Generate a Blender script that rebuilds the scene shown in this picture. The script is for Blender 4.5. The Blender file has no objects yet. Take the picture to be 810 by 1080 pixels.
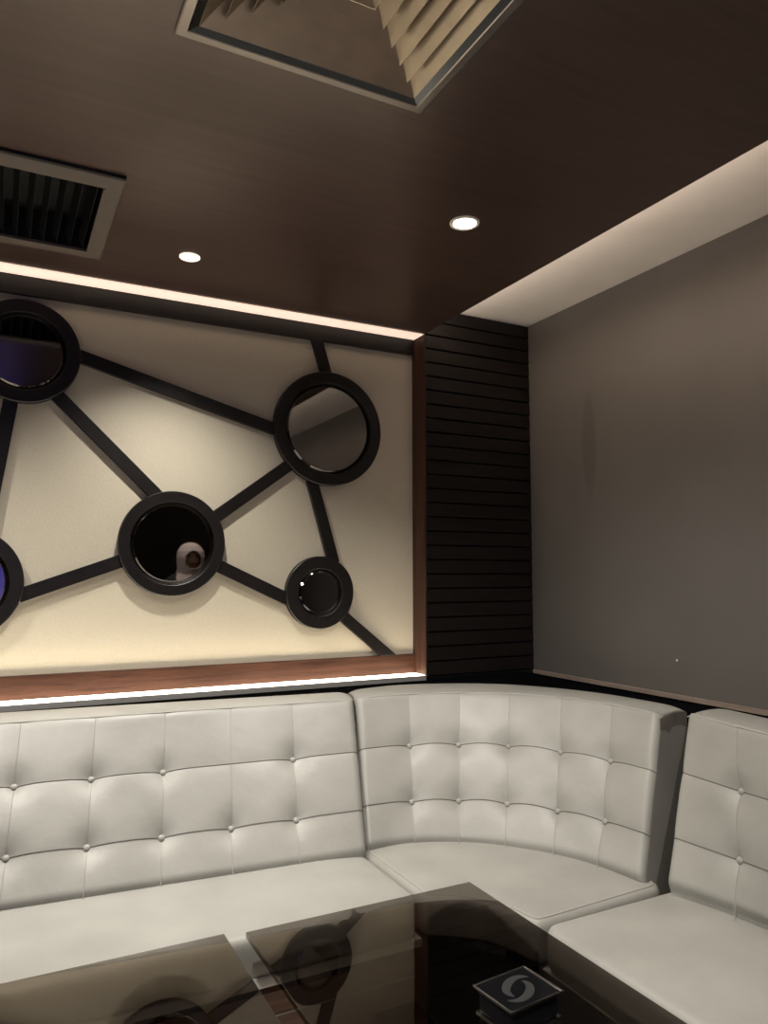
import bpy, bmesh, math, random
from mathutils import Vector, Matrix
from mathutils import geometry as mgeo
random.seed(7)
scene = bpy.context.scene
COL = scene.collection
PI = math.pi

# ------------------------------------------------------------------ helpers
def tag(o, label=None, cat=None, group=None, kind=None):
    if label: o['label'] = label
    if cat: o['category'] = cat
    if group: o['group'] = group
    if kind: o['kind'] = kind
    return o

def empty(name, loc=(0, 0, 0), label=None, cat=None, group=None):
    o = bpy.data.objects.new(name, None)
    COL.objects.link(o)
    o.location = loc
    o.empty_display_size = 0.05
    return tag(o, label, cat, group)

def obj(name, bm, mat, parent=None, smooth=False, bevel=0, seg=2, angle=40):
    """link a bmesh as ONE mesh object; coordinates are world, moved into the parent's frame"""
    if parent is not None:
        off = Vector(parent.location)
        if parent.parent: off = off + Vector(parent.parent.location)
        bmesh.ops.translate(bm, verts=bm.verts, vec=-off)
    bmesh.ops.recalc_face_normals(bm, faces=bm.faces)
    me = bpy.data.meshes.new(name)
    bm.to_mesh(me); bm.free()
    o = bpy.data.objects.new(name, me)
    COL.objects.link(o)
    o.parent = parent
    mats = mat if isinstance(mat, (list, tuple)) else [mat]
    for m in mats: me.materials.append(m)
    if smooth:
        for p in me.polygons: p.use_smooth = True
    if bevel:
        b = o.modifiers.new('bevel', 'BEVEL')
        b.width = bevel; b.segments = seg; b.limit_method = 'ANGLE'
        b.angle_limit = math.radians(angle)
        b.harden_normals = False
    return o

def box(bm, x0, x1, y0, y1, z0, z1, mi=0):
    r = bmesh.ops.create_cube(bm, size=1)
    vs = r['verts']
    bmesh.ops.scale(bm, vec=(x1 - x0, y1 - y0, z1 - z0), verts=vs)
    bmesh.ops.translate(bm, vec=((x0 + x1) / 2, (y0 + y1) / 2, (z0 + z1) / 2), verts=vs)
    if mi:
        for f in {f for v in vs for f in v.link_faces}: f.material_index = mi
    return vs

def B(*a):
    bm = bmesh.new(); box(bm, *a); return bm

def prism(bm, pts, axis, a, b):
    """extrude a 2D polygon; axis 'y': pts are (x,z); axis 'z': pts are (x,y); axis 'x': pts are (y,z)"""
    def P(p, k):
        return {'y': (p[0], k, p[1]), 'z': (p[0], p[1], k), 'x': (k, p[0], p[1])}[axis]
    A = [bm.verts.new(P(p, a)) for p in pts]
    Bv = [bm.verts.new(P(p, b)) for p in pts]
    bm.faces.new(A); bm.faces.new(list(reversed(Bv)))
    n = len(pts)
    for i in range(n):
        bm.faces.new((A[i], Bv[i], Bv[(i + 1) % n], A[(i + 1) % n]))
    return A + Bv

def lathe(bm, prof, c, axis='z', n=64, close=False):
    """prof: (radius, height along axis) list"""
    rings = []
    for r, h in prof:
        if r < 1e-6:
            p = {'z': (c[0], c[1], c[2] + h), 'y': (c[0], c[1] + h, c[2])}[axis]
            rings.append([bm.verts.new(p)])
        else:
            ring = []
            for i in range(n):
                a = 2 * PI * i / n
                ca, sa = r * math.cos(a), r * math.sin(a)
                p = {'z': (c[0] + ca, c[1] + sa, c[2] + h), 'y': (c[0] + ca, c[1] + h, c[2] + sa)}[axis]
                ring.append(bm.verts.new(p))
            rings.append(ring)
    pairs = list(zip(rings[:-1], rings[1:]))
    if close: pairs.append((rings[-1], rings[0]))
    for A, Bq in pairs:
        for i in range(n):
            j = (i + 1) % n
            if len(A) == 1 and len(Bq) == 1: continue
            if len(A) == 1: bm.faces.new((A[0], Bq[i], Bq[j]))
            elif len(Bq) == 1: bm.faces.new((A[i], Bq[0], A[j]))
            else: bm.faces.new((A[i], Bq[i], Bq[j], A[j]))

def tube(bm, pts, r, n=8, cap=True):
    pts = [Vector(p) for p in pts]
    rings = []
    for i, p in enumerate(pts):
        t = (pts[min(i + 1, len(pts) - 1)] - pts[max(i - 1, 0)]).normalized()
        up = Vector((0, 0, 1)) if abs(t.z) < .9 else Vector((1, 0, 0))
        s = t.cross(up).normalized(); u = s.cross(t).normalized()
        rings.append([bm.verts.new(p + (s * math.cos(2 * PI * k / n) + u * math.sin(2 * PI * k / n)) * r) for k in range(n)])
    for A, Bq in zip(rings[:-1], rings[1:]):
        for k in range(n):
            bm.faces.new((A[k], A[(k + 1) % n], Bq[(k + 1) % n], Bq[k]))
    if cap:
        bm.faces.new(rings[0]); bm.faces.new(list(reversed(rings[-1])))

# ------------------------------------------------------------------ materials
def newmat(name):
    m = bpy.data.materials.new(name); m.use_nodes = True
    nt = m.node_tree
    return m, nt, nt.nodes['Principled BSDF']

def setp(b, **k):
    names = {'col': 'Base Color', 'rough': 'Roughness', 'metal': 'Metallic', 'spec': 'Specular IOR Level',
             'coat': 'Coat Weight', 'coatr': 'Coat Roughness', 'sheen': 'Sheen Weight'}
    for a, v in k.items():
        s = b.inputs[names[a]]
        s.default_value = (*v, 1) if a == 'col' else v

def plain(name, col, rough=.5, metal=0, spec=.5, noise=0, scale=40, bump=0):
    m, nt, b = newmat(name)
    setp(b, col=col, rough=rough, metal=metal, spec=spec)
    if noise or bump:
        tc = nt.nodes.new('ShaderNodeTexCoord')
        n = nt.nodes.new('ShaderNodeTexNoise'); n.inputs['Scale'].default_value = scale
        n.inputs['Detail'].default_value = 4
        nt.links.new(tc.outputs['Object'], n.inputs['Vector'])
        if noise:
            r = nt.nodes.new('ShaderNodeValToRGB')
            r.color_ramp.elements[0].color = (*[c * (1 - noise) for c in col], 1)
            r.color_ramp.elements[1].color = (*[min(1, c * (1 + noise)) for c in col], 1)
            r.color_ramp.elements[0].position = .3; r.color_ramp.elements[1].position = .7
            nt.links.new(n.outputs['Fac'], r.inputs['Fac'])
            nt.links.new(r.outputs['Color'], b.inputs['Base Color'])
        if bump:
            bp = nt.nodes.new('ShaderNodeBump'); bp.inputs['Strength'].default_value = bump
            bp.inputs['Distance'].default_value = .004
            nt.links.new(n.outputs['Fac'], bp.inputs['Height'])
            nt.links.new(bp.outputs['Normal'], b.inputs['Normal'])
    return m

def wood(name, c0, c1, stretch=(1.2, 22, 22), rough=.4, spec=.5, bump=.12):
    m, nt, b = newmat(name)
    tc = nt.nodes.new('ShaderNodeTexCoord')
    mp = nt.nodes.new('ShaderNodeMapping'); mp.inputs['Scale'].default_value = stretch
    n = nt.nodes.new('ShaderNodeTexNoise'); n.inputs['Scale'].default_value = 2.2
    n.inputs['Detail'].default_value = 9; n.inputs['Roughness'].default_value = .62
    mp2 = nt.nodes.new('ShaderNodeMapping'); mp2.inputs['Scale'].default_value = [s * 5 for s in stretch]
    n2 = nt.nodes.new('ShaderNodeTexNoise'); n2.inputs['Scale'].default_value = 3
    n2.inputs['Detail'].default_value = 3
    mx = nt.nodes.new('ShaderNodeMath'); mx.operation = 'MULTIPLY_ADD'
    mx.inputs[1].default_value = .35
    r = nt.nodes.new('ShaderNodeValToRGB')
    r.color_ramp.elements[0].color = (*c0, 1); r.color_ramp.elements[1].color = (*c1, 1)
    r.color_ramp.elements[0].position = .48; r.color_ramp.elements[1].position = .86
    L = nt.links.new
    L(tc.outputs['Object'], mp.inputs['Vector']); L(mp.outputs['Vector'], n.inputs['Vector'])
    L(tc.outputs['Object'], mp2.inputs['Vector']); L(mp2.outputs['Vector'], n2.inputs['Vector'])
    L(n2.outputs['Fac'], mx.inputs[0]); L(n.outputs['Fac'], mx.inputs[2])
    L(mx.outputs[0], r.inputs['Fac']); L(r.outputs['Color'], b.inputs['Base Color'])
    bp = nt.nodes.new('ShaderNodeBump'); bp.inputs['Strength'].default_value = bump
    bp.inputs['Distance'].default_value = .002
    L(mx.outputs[0], bp.inputs['Height']); L(bp.outputs['Normal'], b.inputs['Normal'])
    setp(b, rough=rough, spec=spec)
    return m

def emit(name, col, s):
    m, nt, b = newmat(name)
    setp(b, col=(.8, .8, .8), rough=.6)
    b.inputs['Emission Color'].default_value = (*col, 1)
    b.inputs['Emission Strength'].default_value = s
    return m

M = {}
M['ceil_wood'] = wood('ceiling_veneer', (.050, .029, .023), (.084, .052, .043), (1.0, 16, 16), rough=.30, spec=1.0)
M['slat'] = wood('slat_wood', (.005, .0037, .0033), (.0115, .008, .0068), (1.5, 30, 30), rough=.5, spec=.25)
M['frame_wood'] = wood('frame_wood', (.026, .0105, .006), (.066, .028, .017), (2, 26, 26), rough=.55, spec=.15)
M['frame_wood_v'] = wood('frame_wood_upright', (.026, .0115, .007), (.066, .031, .020), (26, 26, 2), rough=.55, spec=.15)
M['black_wood'] = wood('bar_wood', (.0055, .004, .0035), (.012, .0088, .0078), (8, 8, 8), rough=.42, spec=.4)
M['white_paint'] = plain('white_paint', (.89, .835, .77), .7, noise=.03, scale=6)
M['brown_lip'] = wood('lip_wood', (.20, .155, .125), (.31, .245, .20), (20, 1.5, 20), rough=.4)
M['emblem_grey'] = plain('dull_silver', (.06, .06, .06), .35, metal=.6)
M['black_gloss'] = plain('black_gloss', (.006, .006, .007), .12)
M['black_matte'] = plain('black_matte', (.008, .008, .008), .6)
M['dark_room'] = plain('dark_wall', (.022, .019, .018), .6, noise=.2, scale=3)
M['metal_grey'] = plain('brushed_metal', (.42, .41, .40), .32, metal=1, noise=.08, scale=60)
M['lip_grey'] = plain('satin_grey_lip', (.36, .355, .345), .35, metal=.4)
M['chrome'] = plain('chrome', (.85, .85, .84), .12, metal=1)
M['frame_metal'] = plain('dull_frame_metal', (.27, .24, .22), .28, metal=1)
M['trim_bright'] = plain('bright_satin_trim', (.80, .79, .77), .25, metal=.35)
M['plinth'] = wood('plinth_wood', (.15, .085, .058), (.26, .16, .11), (2, 26, 26), rough=.4)
M['dark_chrome'] = plain('dark_chrome', (.05, .052, .055), .22, metal=1)
M['alu'] = plain('dusty_aluminium', (.50, .425, .33), .34, metal=1, noise=.10, scale=14, bump=.08)
M['grille_frame'] = plain('taupe_painted_frame', (.13, .105, .088), .5, noise=.06, scale=30)
M['led'] = emit('led_diffuser', (1, .87, .67), 8)
M['led_top'] = emit('led_diffuser_dim', (1, .72, .55), .62)
M['lamp'] = emit('lamp_lens', (1, .97, .9), 18)
M['disc'] = plain('white_plastic', (.86, .80, .72), .5)
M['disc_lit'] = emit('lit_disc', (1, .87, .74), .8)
M['blade'] = plain('black_blade', (.004, .004, .005), .4)
M['screen'] = emit('screen_blue', (.10, .07, 1), .55)

# cream embossed covering
def cream():
    m, nt, b = newmat('cream_embossed_vinyl')
    L = nt.links.new
    tc = nt.nodes.new('ShaderNodeTexCoord')
    v = nt.nodes.new('ShaderNodeTexVoronoi'); v.inputs['Scale'].default_value = 130
    n = nt.nodes.new('ShaderNodeTexNoise'); n.inputs['Scale'].default_value = 220; n.inputs['Detail'].default_value = 3
    n2 = nt.nodes.new('ShaderNodeTexNoise'); n2.inputs['Scale'].default_value = 1.7
    for q in (v, n, n2): L(tc.outputs['Object'], q.inputs['Vector'])
    ad = nt.nodes.new('ShaderNodeMath'); ad.operation = 'ADD'
    L(v.outputs['Distance'], ad.inputs[0]); L(n.outputs['Fac'], ad.inputs[1])
    r = nt.nodes.new('ShaderNodeValToRGB')
    r.color_ramp.elements[0].color = (.55, .49, .375, 1); r.color_ramp.elements[1].color = (.61, .55, .425, 1)
    r.color_ramp.elements[0].position = .35; r.color_ramp.elements[1].position = 1.0
    L(ad.outputs[0], r.inputs['Fac']); L(r.outputs['Color'], b.inputs['Base Color'])
    bp = nt.nodes.new('ShaderNodeBump'); bp.inputs['Strength'].default_value = .22; bp.inputs['Distance'].default_value = .002
    L(ad.outputs[0], bp.inputs['Height']); L(bp.outputs['Normal'], b.inputs['Normal'])
    setp(b, rough=.42, spec=.4)
    return m
M['cream'] = cream()

def leather():
    m, nt, b = newmat('pale_grey_leather')
    L = nt.links.new
    tc = nt.nodes.new('ShaderNodeTexCoord')
    v = nt.nodes.new('ShaderNodeTexVoronoi'); v.inputs['Scale'].default_value = 320
    n = nt.nodes.new('ShaderNodeTexNoise'); n.inputs['Scale'].default_value = 5; n.inputs['Detail'].default_value = 6
    n3 = nt.nodes.new('ShaderNodeTexNoise'); n3.inputs['Scale'].default_value = 11; n3.inputs['Detail'].default_value = 4
    for q in (v, n, n3): L(tc.outputs['Object'], q.inputs['Vector'])
    r = nt.nodes.new('ShaderNodeValToRGB')
    r.color_ramp.elements[0].color = (.262, .255, .230, 1); r.color_ramp.elements[1].color = (.318, .310, .281, 1)
    r.color_ramp.elements[0].position = .3; r.color_ramp.elements[1].position = .7
    L(n.outputs['Fac'], r.inputs['Fac']); L(r.outputs['Color'], b.inputs['Base Color'])
    b1 = nt.nodes.new('ShaderNodeBump'); b1.inputs['Strength'].default_value = .05; b1.inputs['Distance'].default_value = .001
    b2 = nt.nodes.new('ShaderNodeBump'); b2.inputs['Strength'].default_value = .22; b2.inputs['Distance'].default_value = .012
    L(v.outputs['Distance'], b1.inputs['Height']); L(n3.outputs['Fac'], b2.inputs['Height'])
    L(b2.outputs['Normal'], b1.inputs['Normal']); L(b1.outputs['Normal'], b.inputs['Normal'])
    rr = nt.nodes.new('ShaderNodeMapRange'); rr.inputs['To Min'].default_value = .38; rr.inputs['To Max'].default_value = .52
    L(n3.outputs['Fac'], rr.inputs['Value']); L(rr.outputs['Result'], b.inputs['Roughness'])
    setp(b, spec=.45)
    return m
M['leather'] = leather()
M['piping'] = plain('grey_piping', (.36, .345, .31), .5)
M['thread'] = plain('seam_thread', (.11, .10, .085), .7)
M['torn'] = plain('worn_leather_backing', (.17, .155, .135), .75, noise=.15, scale=40)

def wall_fabric():
    """grey wall covering with one long faint scuff"""
    m, nt, b = newmat('grey_wall_covering')
    L = nt.links.new
    tc = nt.nodes.new('ShaderNodeTexCoord')
    sp = nt.nodes.new('ShaderNodeSeparateXYZ'); L(tc.outputs['Object'], sp.inputs[0])
    n = nt.nodes.new('ShaderNodeTexNoise'); n.inputs['Scale'].default_value = 2.0; n.inputs['Detail'].default_value = 5
    n1 = nt.nodes.new('ShaderNodeTexNoise'); n1.inputs['Scale'].default_value = 260; n1.inputs['Detail'].default_value = 2
    L(tc.outputs['Object'], n.inputs['Vector']); L(tc.outputs['Object'], n1.inputs['Vector'])
    r = nt.nodes.new('ShaderNodeValToRGB')
    r.color_ramp.elements[0].color = (.108, .098, .089, 1); r.color_ramp.elements[1].color = (.128, .117, .106, 1)
    r.color_ramp.elements[0].position = .3; r.color_ramp.elements[1].position = .7
    L(n.outputs['Fac'], r.inputs['Fac'])
    def math_(op, a, bb=None):
        q = nt.nodes.new('ShaderNodeMath'); q.operation = op
        for i, x in enumerate((a, bb)):
            if x is None: continue
            if isinstance(x, (int, float)): q.inputs[i].default_value = x
            else: L(x, q.inputs[i])
        return q.outputs[0]
    dy = math_('DIVIDE', math_('ADD', sp.outputs['Y'], .425), .052)
    dz = math_('DIVIDE', math_('SUBTRACT', sp.outputs['Z'], 1.95), .27)
    d = math_('ADD', math_('POWER', math_('ABSOLUTE', dy), 1.6), math_('POWER', math_('ABSOLUTE', dz), 1.8))
    mr = nt.nodes.new('ShaderNodeMapRange'); mr.inputs['From Min'].default_value = .55; mr.inputs['From Max'].default_value = 1.0
    mr.inputs['To Min'].default_value = .80; mr.inputs['To Max'].default_value = 1
    L(d, mr.inputs['Value'])
    mul = nt.nodes.new('ShaderNodeMix'); mul.data_type = 'RGBA'; mul.blend_type = 'MULTIPLY'
    mul.inputs['Factor'].default_value = 1
    L(r.outputs['Color'], mul.inputs['A']); L(mr.outputs['Result'], mul.inputs['B'])
    L(mul.outputs['Result'], b.inputs['Base Color'])
    bp = nt.nodes.new('ShaderNodeBump'); bp.inputs['Strength'].default_value = .12; bp.inputs['Distance'].default_value = .001
    L(n1.outputs['Fac'], bp.inputs['Height']); L(bp.outputs['Normal'], b.inputs['Normal'])
    setp(b, rough=.5, spec=.4)
    return m
M['wall_fabric'] = wall_fabric()

def floor_mat():
    m, nt, b = newmat('pale_floor_tile')
    L = nt.links.new
    tc = nt.nodes.new('ShaderNodeTexCoord')
    br = nt.nodes.new('ShaderNodeTexBrick')
    br.inputs['Scale'].default_value = 1; br.offset = .5
    br.inputs['Brick Width'].default_value = .6; br.inputs['Row Height'].default_value = .3
    br.inputs['Mortar Size'].default_value = .003
    br.inputs['Color1'].default_value = (.58, .52, .46, 1); br.inputs['Color2'].default_value = (.62, .56, .50, 1)
    br.inputs['Mortar'].default_value = (.35, .31, .27, 1)
    L(tc.outputs['Object'], br.inputs['Vector']); L(br.outputs['Color'], b.inputs['Base Color'])
    setp(b, rough=.35)
    return m
M['floor'] = floor_mat()

def glass_mat():
    """smoked table glass: tints what is behind it, mirrors by Fresnel on the outer faces"""
    m = bpy.data.materials.new('smoked_glass'); m.use_nodes = True
    nt = m.node_tree; L = nt.links.new
    nt.nodes.remove(nt.nodes['Principled BSDF'])
    out = nt.nodes['Material Output']
    tr = nt.nodes.new('ShaderNodeBsdfTransparent'); tr.inputs['Color'].default_value = (.40, .375, .35, 1)
    gl = nt.nodes.new('ShaderNodeBsdfGlossy'); gl.inputs['Roughness'].default_value = .012; gl.inputs['Color'].default_value = (1, .94, .89, 1)
    fr = nt.nodes.new('ShaderNodeFresnel'); fr.inputs['IOR'].default_value = 1.68
    geo = nt.nodes.new('ShaderNodeNewGeometry')
    inv = nt.nodes.new('ShaderNodeMath'); inv.operation = 'SUBTRACT'; inv.inputs[0].default_value = 1
    L(geo.outputs['Backfacing'], inv.inputs[1])
    mu = nt.nodes.new('ShaderNodeMath'); mu.operation = 'MULTIPLY'
    L(fr.outputs['Fac'], mu.inputs[0]); L(inv.outputs[0], mu.inputs[1])
    mx = nt.nodes.new('ShaderNodeMixShader')
    L(mu.outputs[0], mx.inputs['Fac']); L(tr.outputs[0], mx.inputs[1]); L(gl.outputs[0], mx.inputs[2])
    L(mx.outputs[0], out.inputs['Surface'])
    return m
M['glass'] = glass_mat()
M['mirror'] = plain('black_mirror_glass', (.23, .225, .22), .02, metal=1)
M['mirror_bevel'] = plain('mirror_bevel', (.30, .28, .26), .05, metal=1)

# ------------------------------------------------------------------ room
ZC, ZU, ZL = 2.497, 2.631, .8815       # wood ceiling, white upper ceiling, ledge behind the sofas
XE = -.622                              # right edge of the wood ceiling and of the panel recess
XL, YF = -4.6, -5.2                     # far left wall, wall behind the camera
PD = .12                                # depth of the recess face

def struct(name, bm, mat, **k):
    o = obj(name, bm, mat, **k); o['kind'] = 'structure'; return o

struct('floor', B(XL, .1, YF, .2, -.05, 0), M['floor'])
GR = (-2.715, -2.106, -.812, -.204)     # return-air grille, outer size
DF = (-2.104, -1.506, -2.085, -1.480)   # supply diffuser, outer size
def plate(bm, X0, X1, Y0, Y1, z0, z1, holes):
    xs = sorted({X0, X1, *[v for h in holes for v in h[:2]]}); ys = sorted({Y0, Y1, *[v for h in holes for v in h[2:]]})
    def solid(i, j):
        cx, cy = (xs[i] + xs[i + 1]) / 2, (ys[j] + ys[j + 1]) / 2
        return not any(h[0] < cx < h[1] and h[2] < cy < h[3] for h in holes)
    vd = {}
    def V(x, y, z):
        k = (x, y, z)
        if k not in vd: vd[k] = bm.verts.new(k)
        return vd[k]
    for i in range(len(xs) - 1):
        for j in range(len(ys) - 1):
            if not solid(i, j): continue
            a, b_, c, d = xs[i], xs[i + 1], ys[j], ys[j + 1]
            bm.faces.new((V(a, c, z0), V(a, d, z0), V(b_, d, z0), V(b_, c, z0)))
            bm.faces.new((V(a, c, z1), V(b_, c, z1), V(b_, d, z1), V(a, d, z1)))
            for (p, q, ii, jj) in (((a, c), (a, d), i - 1, j), ((b_, d), (b_, c), i + 1, j), ((b_, c), (a, c), i, j - 1), ((a, d), (b_, d), i, j + 1)):
                if ii < 0 or jj < 0 or ii >= len(xs) - 1 or jj >= len(ys) - 1 or not solid(ii, jj):
                    bm.faces.new((V(*p, z0), V(*q, z0), V(*q, z1), V(*p, z1)))
bm = bmesh.new()
sh = lambda h, d: (h[0] + d, h[1] - d, h[2] + d, h[3] - d)
plate(bm, XL, XE, YF, -.0005, ZC, ZC + .018, [sh(GR, .03), sh(DF, .02)])
cw = M['ceil_wood'].node_tree; pb = cw.nodes['Principled BSDF']
pb.inputs['Specular Tint'].default_value = (1, .84, .76, 1)
# veneer sheets, each a slightly different tone
src = pb.inputs['Base Color'].links[0].from_socket
tc = cw.nodes.new('ShaderNodeTexCoord'); sp = cw.nodes.new('ShaderNodeSeparateXYZ')
m1 = cw.nodes.new('ShaderNodeMath'); m1.operation = 'MULTIPLY_ADD'; m1.inputs[1].default_value = 1 / .61; m1.inputs[2].default_value = 1.9
m2 = cw.nodes.new('ShaderNodeMath'); m2.operation = 'FLOOR'
wn = cw.nodes.new('ShaderNodeTexWhiteNoise'); wn.noise_dimensions = '1D'
mr = cw.nodes.new('ShaderNodeMapRange'); mr.inputs['To Min'].default_value = .82; mr.inputs['To Max'].default_value = 1.12
mx = cw.nodes.new('ShaderNodeMix'); mx.data_type = 'RGBA'; mx.blend_type = 'MULTIPLY'; mx.inputs['Factor'].default_value = 1
cw.links.new(tc.outputs['Object'], sp.inputs[0]); cw.links.new(sp.outputs['Y'], m1.inputs[0]); cw.links.new(m1.outputs[0], m2.inputs[0])
cw.links.new(m2.outputs[0], wn.inputs['W']); cw.links.new(wn.outputs['Value'], mr.inputs['Value'])
cw.links.new(src, mx.inputs['A']); cw.links.new(mr.outputs['Result'], mx.inputs['B']); cw.links.new(mx.outputs['Result'], pb.inputs['Base Color'])
struct('ceiling', bm, M['ceil_wood'])
struct('ceiling_upper', B(XL, .1, YF, .2, ZU, ZU + .05), M['white_paint'])
struct('wall_back', B(XL, .1, PD + .018, .2, 0, ZU), M['dark_room'])
struct('wall_right', B(0, .1, YF, PD + .018, ZL, ZU), M['wall_fabric'])
struct('wall_left', B(XL - .1, XL, YF, .2, 0, ZU), M['dark_room'])
struct('wall_front', B(XL - .1, .1, YF - .1, YF, 0, ZU), M['dark_room'])
# black plinth wall below the ledges
bm = bmesh.new(); box(bm, XL, .1, 0, PD + .018, 0, .866)
struct('trim_1', bm, M['black_gloss'])
bm = bmesh.new(); box(bm, 0, .1, YF, 0, 0, .8625)
struct('trim_2', bm, M['black_gloss'])

# ledge (metal lip) under the panel
t = empty('sill_ledge', (-2.6, .05, .867), 'long narrow ledge with brushed metal lip under the lit panel recess', 'ledge')
obj('lip', B(XL, XE - .002, -.006, .004, .8665, .8885), M['lip_grey'], t, bevel=.0015)
obj('shelf', B(XL, XE - .002, .004, PD + .016, .8665, .8845), M['black_gloss'], t)
# black ledge in front of the slats
tag(obj('corner_ledge', B(XE, -.0015, -.003, PD + .016, .8665, .8815), M['black_gloss'], bevel=.001),
    'glossy black ledge under the dark slatted wall in the corner', 'ledge')
tag(obj('wall_ledge', B(-.009, .0, YF, -.003, .8630, .8815), M['brown_lip'], bevel=.0012),
    'brown wooden ledge strip along the foot of the grey wall', 'ledge')

# slatted cladding
bm = bmesh.new()
n = 26; h = (ZU - .8825) / n
for i in range(n):
    z0 = .8825 + i * h
    pts = [(.03, z0), (.0005, z0 + .0025), (-.0015, z0 + .0055), (.0015, z0 + h - .004), (.006, z0 + h - .0025), (.03, z0 + h - .0025)]
    prism(bm, pts, 'x', XE + .006, -.001)
box(bm, XE + .006, -.001, .028, PD + .016, .8825, ZU - .001)
tag(obj('slatted_cladding', bm, M['slat']),
    'dark brown horizontal slatted wall cladding between the circle panel and the grey wall', 'wall cladding')

# ------------------------------------------------------------------ panel with circles
panel = empty('decorative_wall_panel', (-2.4, PD, .98), 'large cream embossed wall panel crossed by dark wooden bars', 'wall panel')
obj('backing', B(XL, XE - .001, PD, PD + .016, .90, ZC - .003), M['cream'], panel)
obj('bottom_board', B(XL, XE - .002, .098, PD, .8885, .977), M['frame_wood'], panel, bevel=.001)
obj('top_board', B(XL, XE - .002, .098, PD, 2.420, ZC - .003), M['black_wood'], panel, bevel=.001)
obj('side_board', B(XE - .001, XE + .006, .0, PD, .8885, ZC - .001), M['frame_wood_v'], panel)
YB = .098
def bar(a, b, w=.052, cut=None):
    a, b = Vector((a[0], a[1])), Vector((b[0], b[1]))
    d = (b - a).normalized(); p = Vector((-d.y, d.x)) * w / 2
    bm = bmesh.new()
    prism(bm, [tuple(a + p), tuple(b + p), tuple(b - p), tuple(a - p)], 'y', YB, PD)
    if cut:
        z, sgn = cut
        bmesh.ops.bisect_plane(bm, geom=bm.verts[:] + bm.edges[:] + bm.faces[:], plane_co=(0, 0, z), plane_no=(0, 0, sgn), clear_outer=True)
        bmesh.ops.holes_fill(bm, edges=[e for e in bm.edges if e.is_boundary])
    return obj('bar', bm, M['black_wood'], panel, bevel=.0012)
RINGS = {  # x, z, outer radius, inner radius
    'A': (-2.333, 2.199, .200, .150), 'B': (-1.073, 2.013, .262, .209), 'C': (-1.760, 1.477, .214, .169),
    'D': (-1.111, 1.271, .161, .105), 'E': (-2.508, 1.319, .206, .158)}
R = RINGS
def seg(p, q, a=None, b=None, cut=None):
    """bar from ring a (or the free point p) to ring b (or q) stopping just inside the rings"""
    P, Q = Vector(p), Vector(q); d = (Q - P).normalized()
    def hit(c, P0, dr):
        c2 = Vector(c[:2]); f = P0 - c2; bq = f.dot(dr); cc = f.dot(f) - (c[2] - .012) ** 2
        return P0 + dr * (-bq + math.sqrt(max(bq * bq - cc, 0)))
    if a: P = hit(R[a], Vector(R[a][:2]) + (P - Vector(R[a][:2])) * .9, d)
    if b: Q = hit(R[b], Vector(R[b][:2]) + (Q - Vector(R[b][:2])) * .9, -d)
    bar(P, Q, cut=cut)
seg((-2.117, 2.209), (-1.324, 1.978), 'A', 'B')
seg((-2.203, 2.029), (-1.820, 1.680), 'A', 'C')
seg((-2.375, 1.992), (-2.430, 1.540), 'A', 'E')
seg((-2.291, 1.269), (-1.945, 1.410), 'E', 'C')
seg((-1.570, 1.601), (-1.265, 1.826), 'C', 'B')
seg((-1.566, 1.386), (-1.258, 1.231), 'C', 'D')
seg((-1.175, 1.785), (-1.034, 1.419), 'B', 'D')
seg((-1.141, 2.45), (-1.077, 2.272), None, 'B', (2.4205, 1))
seg((-0.986, 1.154), (-0.716, 0.938), 'D', None, (.9775, -1))
seg((-2.70, 1.25), (-3.7, .94), 'E', None, (.9775, -1))
seg((-2.50, 2.29), (-3.5, 2.46), 'A', None, (2.4205, 1))

LAB = {'A': 'round dark-framed mirror at the top left of the cream panel, cut by the photo edge',
       'B': 'largest round dark-framed mirror, at the upper right of the cream panel',
       'C': 'round dark-framed mirror in the middle of the cream panel, reflecting a headscarf',
       'D': 'smallest round dark-framed mirror, at the lower right of the cream panel',
       'E': 'round dark-framed mirror at the lower left, mostly outside the photo'}
for k, (x, z, ro, ri) in RINGS.items():
    e = empty('round_mirror', (x, YB, z), LAB[k], 'mirror', 'round mirrors on the cream panel')
    bm = bmesh.new()
    yf = -.010 ; yb = PD - YB - .0005
    lathe(bm, [(ro, yb), (ro, yf + .003), (ro - .003, yf), (ri + .003, yf), (ri, yf + .002), (ri, .010), (ri - .012, .010), (ri - .012, yb)],
          (x, YB, z), 'y', 96, close=True)
    obj('frame', bm, M['black_wood'], e, smooth=False)
    bm = bmesh.new()
    lathe(bm, [(ri, .0095), (ri - .0165, .0015), (0, .0015)], (x, YB, z), 'y', 96)
    lathe(bm, [(0, .009), (ri, .0095)], (x, YB, z), 'y', 96)
    bmesh.ops.remove_doubles(bm, verts=bm.verts, dist=1e-5)
    g = obj('glass', bm, [M['mirror'], M['mirror_bevel']], e)
    for p in g.data.polygons:
        if abs(p.normal.y) < .97: p.material_index = 1

# light strips of the recess (diffusers set in sill and soffit)
tag(obj('light_strip', B(XL, XE - .004, .006, .0975, .8848, .8892), M['led']),
    'bright white light strip along the sill under the cream panel', 'light')
tag(obj('light_strip', B(XL, XE - .004, .004, .0975, ZC - .0035, ZC - .0005), M['led_top']),
    'pale pinkish light strip along the top of the panel, under the wooden ceiling', 'light')

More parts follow.
